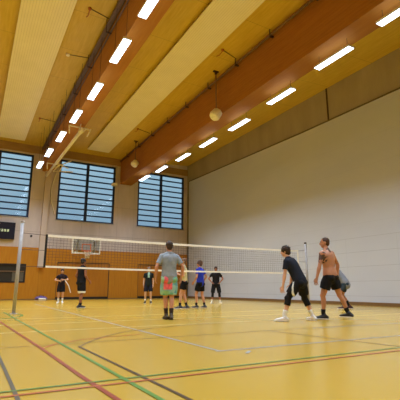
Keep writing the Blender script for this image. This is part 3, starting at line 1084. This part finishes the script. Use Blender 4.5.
        if shoes:
            bm = bmesh.new()
            z0 = an.z - .085 * S
            sd = fd.cross(Vector((0, 0, 1)))
            base = Vector((an.x, an.y, z0))
            pr = [(-.085, .036, .05), (-.06, .042, .075), (0, .044, .08), (.06, .046, .062), (.12, .05, .046), (.165, .046, .036), (.19, .032, .026)]
            tube(bm, [base + fd * a * S + Vector((0, 0, (.022 + h / 2) * S)) for a, w, h in pr], [(w * S, h / 2 * S + .004 * S) for a, w, h in pr], 14, sd)
            tube(bm, [base + fd * -.03 * S + Vector((0, 0, .07 * S)), an + (kn - an).normalized() * .03 * S], [.045 * S, .044 * S], 14, round_ends=False)
            sh = obj('shoe', bm, plain('shoe_%d_%d_%d' % shoes, srgb(*shoes), 0.6), e)
            bm = bmesh.new()
            tube(bm, [base + fd * a * S + Vector((0, 0, .013 * S)) for a, w in ((-.085, .034), (-.06, .043), (0, .046), (.06, .048), (.12, .053), (.17, .046), (.2, .028))],
                 [(w * S, .0125 * S) for w in (.034, .043, .046, .048, .053, .046, .028)], 12, sd)
            obj('sole', bm, (extra or {}).get('sole', M['band']), sh)
    return e, J

WHITE = cloth('white_cloth', srgb(222, 222, 216))
BLACKC = cloth('black_cloth', srgb(24, 23, 26))
NAVY = cloth('navy_black_cloth', srgb(30, 33, 44))
GREY = cloth('grey_marl_cloth', srgb(140, 147, 154))
def tropic():
    a = NT('colourful_print_cloth')
    v = a.n('ShaderNodeTexVoronoi'); v.inputs['Scale'].default_value = 9.0
    a.l(a.tc.outputs['Object'], v.inputs['Vector'])
    s = a.n('ShaderNodeSeparateColor'); a.l(v.outputs['Color'], s.inputs[0])
    c = a.ramp(s.outputs[0], [(0.0, srgb(70, 160, 150)), (0.3, srgb(130, 180, 120)), (0.45, srgb(180, 200, 190)), (0.65, srgb(70, 140, 165)), (0.85, srgb(150, 190, 180)), (1.0, srgb(60, 130, 120))])
    f = a.noise(a.mapping(), 16.0)
    a.base(a.mix(a.math('MULTIPLY', f, 0.5), c, srgb(150, 190, 150)))
    return a.set(0.85, 0, 0.2)
PRINT = tropic()
PINK = cloth('pink_print_cloth', srgb(226, 104, 112), 0.35)

# 1 crouching player with knee pads, near right
person('person leaning forward in navy T-shirt, black shorts, knee pads and white shoes',
       6.33, 6.72, 20, H=1.8, hip=(0, -0.05, 0.87), lean=21, bend=8, side=-6, feet=(((-.30, .22), 30), ((.36, -.14), 22)),
       hands=((-.29, .22, .72), (.12, .26, .72)), elbow=((-.6, -1, .1), (.5, -1, .1)), head=(16, 4), hairc=(52, 36, 24), hair='tousled',
       skinc=(206, 156, 126), top=dict(mat=NAVY, grow=.022), sleeve=.62, shorts=dict(mat=BLACKC, stripe=(WHITE, lambda c: c.x < -.17 and c.x > -.3 and abs(c.y + .0) < .018 and c.z < .84)), short_len=.33, short_flare=1.3,
       pads=BLACKC, padlen=.13, socks=WHITE, sock_h=.16, shoes=(228, 224, 220), vox=.010)
# 2 shirtless player
person('shirtless person with cropped hair, tattooed upper arm and black shorts, standing on the right',
       7.32, 6.68, 16, H=1.94, hip=(0, 0, .925), lean=3, bend=2, side=-3, twist=-6, girth=1.17, feet=(((-.12, .16), 40), ((.30, -.22), 0)),
       hands=((-.34, .14, .86), (.34, .0, .92)), elbow=((-.8, -1, 0), (1, -.5, 0)), head=(34, 0), hairc=(70, 46, 34), hair='shaved', skinc=(182, 126, 94),
       shorts=dict(mat=BLACKC), waist=-.02, short_len=.29, short_flare=1.34, shoes=(34, 34, 40), socks=BLACKC, sock_h=.13,
       extra={'tattoo': [('shl', (-.02, 0, -.09), .13), (.53, (0, -.06, .01), .085), ('elr', (.02, 0, .1), .09)]}, vox=.010)
# 3 person bending behind him
person('person in grey T-shirt leaning forward, half hidden behind the shirtless person',
       11.55, 9.9, 42, H=1.84, hip=(0, 0, .88), lean=30, bend=10, feet=(((-.12, .1), 8), ((.12, -.1), 8)),
       hands=((-.16, .42, .80), (.22, .10, .86)), elbow=((-.4, -1, .2), (.7, -1, .2)), head=(0, -10), hairc=(60, 44, 30), skinc=(190, 136, 104),
       top=dict(mat=cloth('light_grey_cloth', srgb(132, 136, 146)), grow=.035, low=-.09), sleeve=.75, shorts=dict(mat=cloth('teal_grey_cloth', srgb(48, 62, 72))), short_len=.3, shoes=(70, 40, 44), socks=BLACKC, sock_h=.2)
# 4 central player from behind
person('person seen from behind in a grey T-shirt and colourful printed shorts',
       4.06, 8.6, -12, H=1.84, hip=(0, 0, .935), lean=1, bend=2, feet=(((-.035, .08), 4), ((.045, -.07), 4)),
       hands=((-.30, .06, .93), (.30, .03, .93)), elbow=((-.8, -1, 0), (.8, -1, 0)), head=(0, -4), hairc=(58, 42, 32), hair='short', skinc=(196, 138, 108),
       top=dict(mat=GREY, grow=.024, low=-.04), sleeve=.72, shorts=dict(mat=PRINT, stripe=(PINK, lambda c: -.14 < c.x < .05 and c.y < 0 and c.z > .66)), short_len=.38, short_flare=1.42,
       shoes=(74, 62, 44), socks=cloth('dark_sock', srgb(54, 42, 36)), sock_h=.16, extra={'sole': M['dark']}, vox=.010)
# 5 tank top
person('person in a cream sleeveless top and black shorts beyond the net',
       6.64, 12.8, 55, H=1.8, hip=(0, 0, .93), lean=2, feet=(((-.1, .14), 8), ((.1, -.08), 8)),
       hands=((-.13, .22, 1.2), (.12, .24, 1.22)), elbow=((-.4, -.5, -1), (.4, -.5, -1)), head=(15, 6), hairc=(120, 84, 52), hair='bun', skinc=(206, 154, 124), girth=.92,
       top=dict(mat=cloth('cream_cloth', srgb(216, 206, 160)), name='tank_top', grow=.014), sleeve=0, shorts=dict(mat=BLACKC), short_len=.26, short_flare=1.15, shoes=(62, 62, 72), socks=BLACKC, sock_h=.13)
# 6 blue
person('person in a bright blue T-shirt and black shorts beyond the net',
       7.36, 12.9, 26, H=1.74, hip=(0, 0, .93), lean=2, feet=(((-.12, .1), 12), ((.14, -.1), 12)),
       hands=((-.24, .14, .96), (.26, .06, .96)), elbow=((-.6, -1, 0), (.6, -1, 0)), head=(18, 0), hairc=(88, 56, 34), hair='tousled', skinc=(204, 148, 116), girth=.95,
       top=dict(mat=cloth('blue_cloth', srgb(44, 62, 190)), grow=.02), sleeve=.6, shorts=dict(mat=BLACKC), short_len=.3, shoes=(70, 72, 78), socks=BLACKC, sock_h=.12)
# 7 hands on hips
person('person in a black T-shirt and black tights with hands on hips by the white wall',
       10.36, 16.63, 148, H=1.78, hip=(0, 0, .93), lean=0, feet=(((-.2, 0), 18), ((.2, 0), 18)),
       hands=((-.2, .05, 1.0), (.2, .05, 1.0)), elbow=((-1, -.45, 0), (1, -.45, 0)), head=(0, 0), hairc=(34, 24, 20), hair='short', skinc=(170, 112, 84),
       top=dict(mat=BLACKC, grow=.024), sleeve=.6, shorts=dict(mat=BLACKC), short_len=.42, short_flare=1.2, tights=NAVY, shoes=(224, 216, 196), socks=WHITE, sock_h=.1)
# 8 far centre
person('person in dark T-shirt with pale collar patch and dark shorts near the far wall',
       7.54, 18.31, 155, H=1.76, hip=(0, 0, .93), lean=1, feet=(((-.14, .06), 12), ((.14, 0), 12)),
       head=(0, 4), hairc=(120, 100, 84), hair='short', skinc=(204, 160, 132),
       top=dict(mat=cloth('dark_green_black_cloth', srgb(28, 34, 34)), grow=.022, stripe=(cloth('pale_green_cloth', srgb(150, 180, 160)), lambda c: abs(c.x + .01) < .05 and c.y > .0 and c.z > 1.24)), sleeve=.6,
       shorts=dict(mat=cloth('navy_shorts', srgb(30, 32, 46))), short_len=.36, shoes=(40, 38, 42), socks=WHITE, sock_h=.12)
# 9 profile player under the hoop
person('person in profile in black top and long black shorts with white hem',
       3.56, 15.1, -68, H=1.83, hip=(0, 0, .935), lean=2, feet=(((-.1, .10), 5), ((.11, -.1), 5)),
       hands=((-.25, .1, .95), (.24, .16, .95)), head=(0, -4), hairc=(40, 28, 22), hair='short', skinc=(146, 92, 62),
       top=dict(mat=BLACKC, name='tank_top', grow=.024, stripe=(WHITE, lambda c: c.y > .1 and 1.2 < c.z < 1.36 and abs(c.x) < .08)), sleeve=0.25,
       shorts=dict(mat=BLACKC, stripe=(WHITE, lambda c: c.z < .60)), short_len=.40, short_flare=1.35, shoes=(34, 32, 34), socks=BLACKC, sock_h=.1)
# 10 far left, racket-like white strip
e10, J10 = person('person in black T-shirt, shorts and white shoes, leftmost near the far wall',
       3.93, 20.75, 165, H=1.68, hip=(0, 0, .93), lean=0, feet=(((-.1, .03), 10), ((.1, .03), 10)),
       hands=((-.10, .22, 1.2), (.12, .22, 1.14)), elbow=((-1, -.3, -.3), (1, -.3, -.3)), head=(0, 0), hairc=(44, 32, 26), hair='short', skinc=(198, 148, 118), girth=.95,
       top=dict(mat=cloth('maroon_black_cloth', srgb(36, 24, 28)), grow=.022), sleeve=.55, shorts=dict(mat=BLACKC), short_len=.36, shoes=(232, 230, 228), socks=WHITE, sock_h=.16)
bm = bmesh.new()
w_ = Matrix.Rotation(R(165), 4, 'Z')
tube(bm, [Vector((4.05, 20.52, 1.08)), Vector((4.22, 20.5, .85)), Vector((4.34, 20.5, .5))], [(.02, .008)] * 3, 8)
tag(obj('white_strap', bm, M['rope']), 'thin white strap held by the leftmost person near the far wall', 'strap')
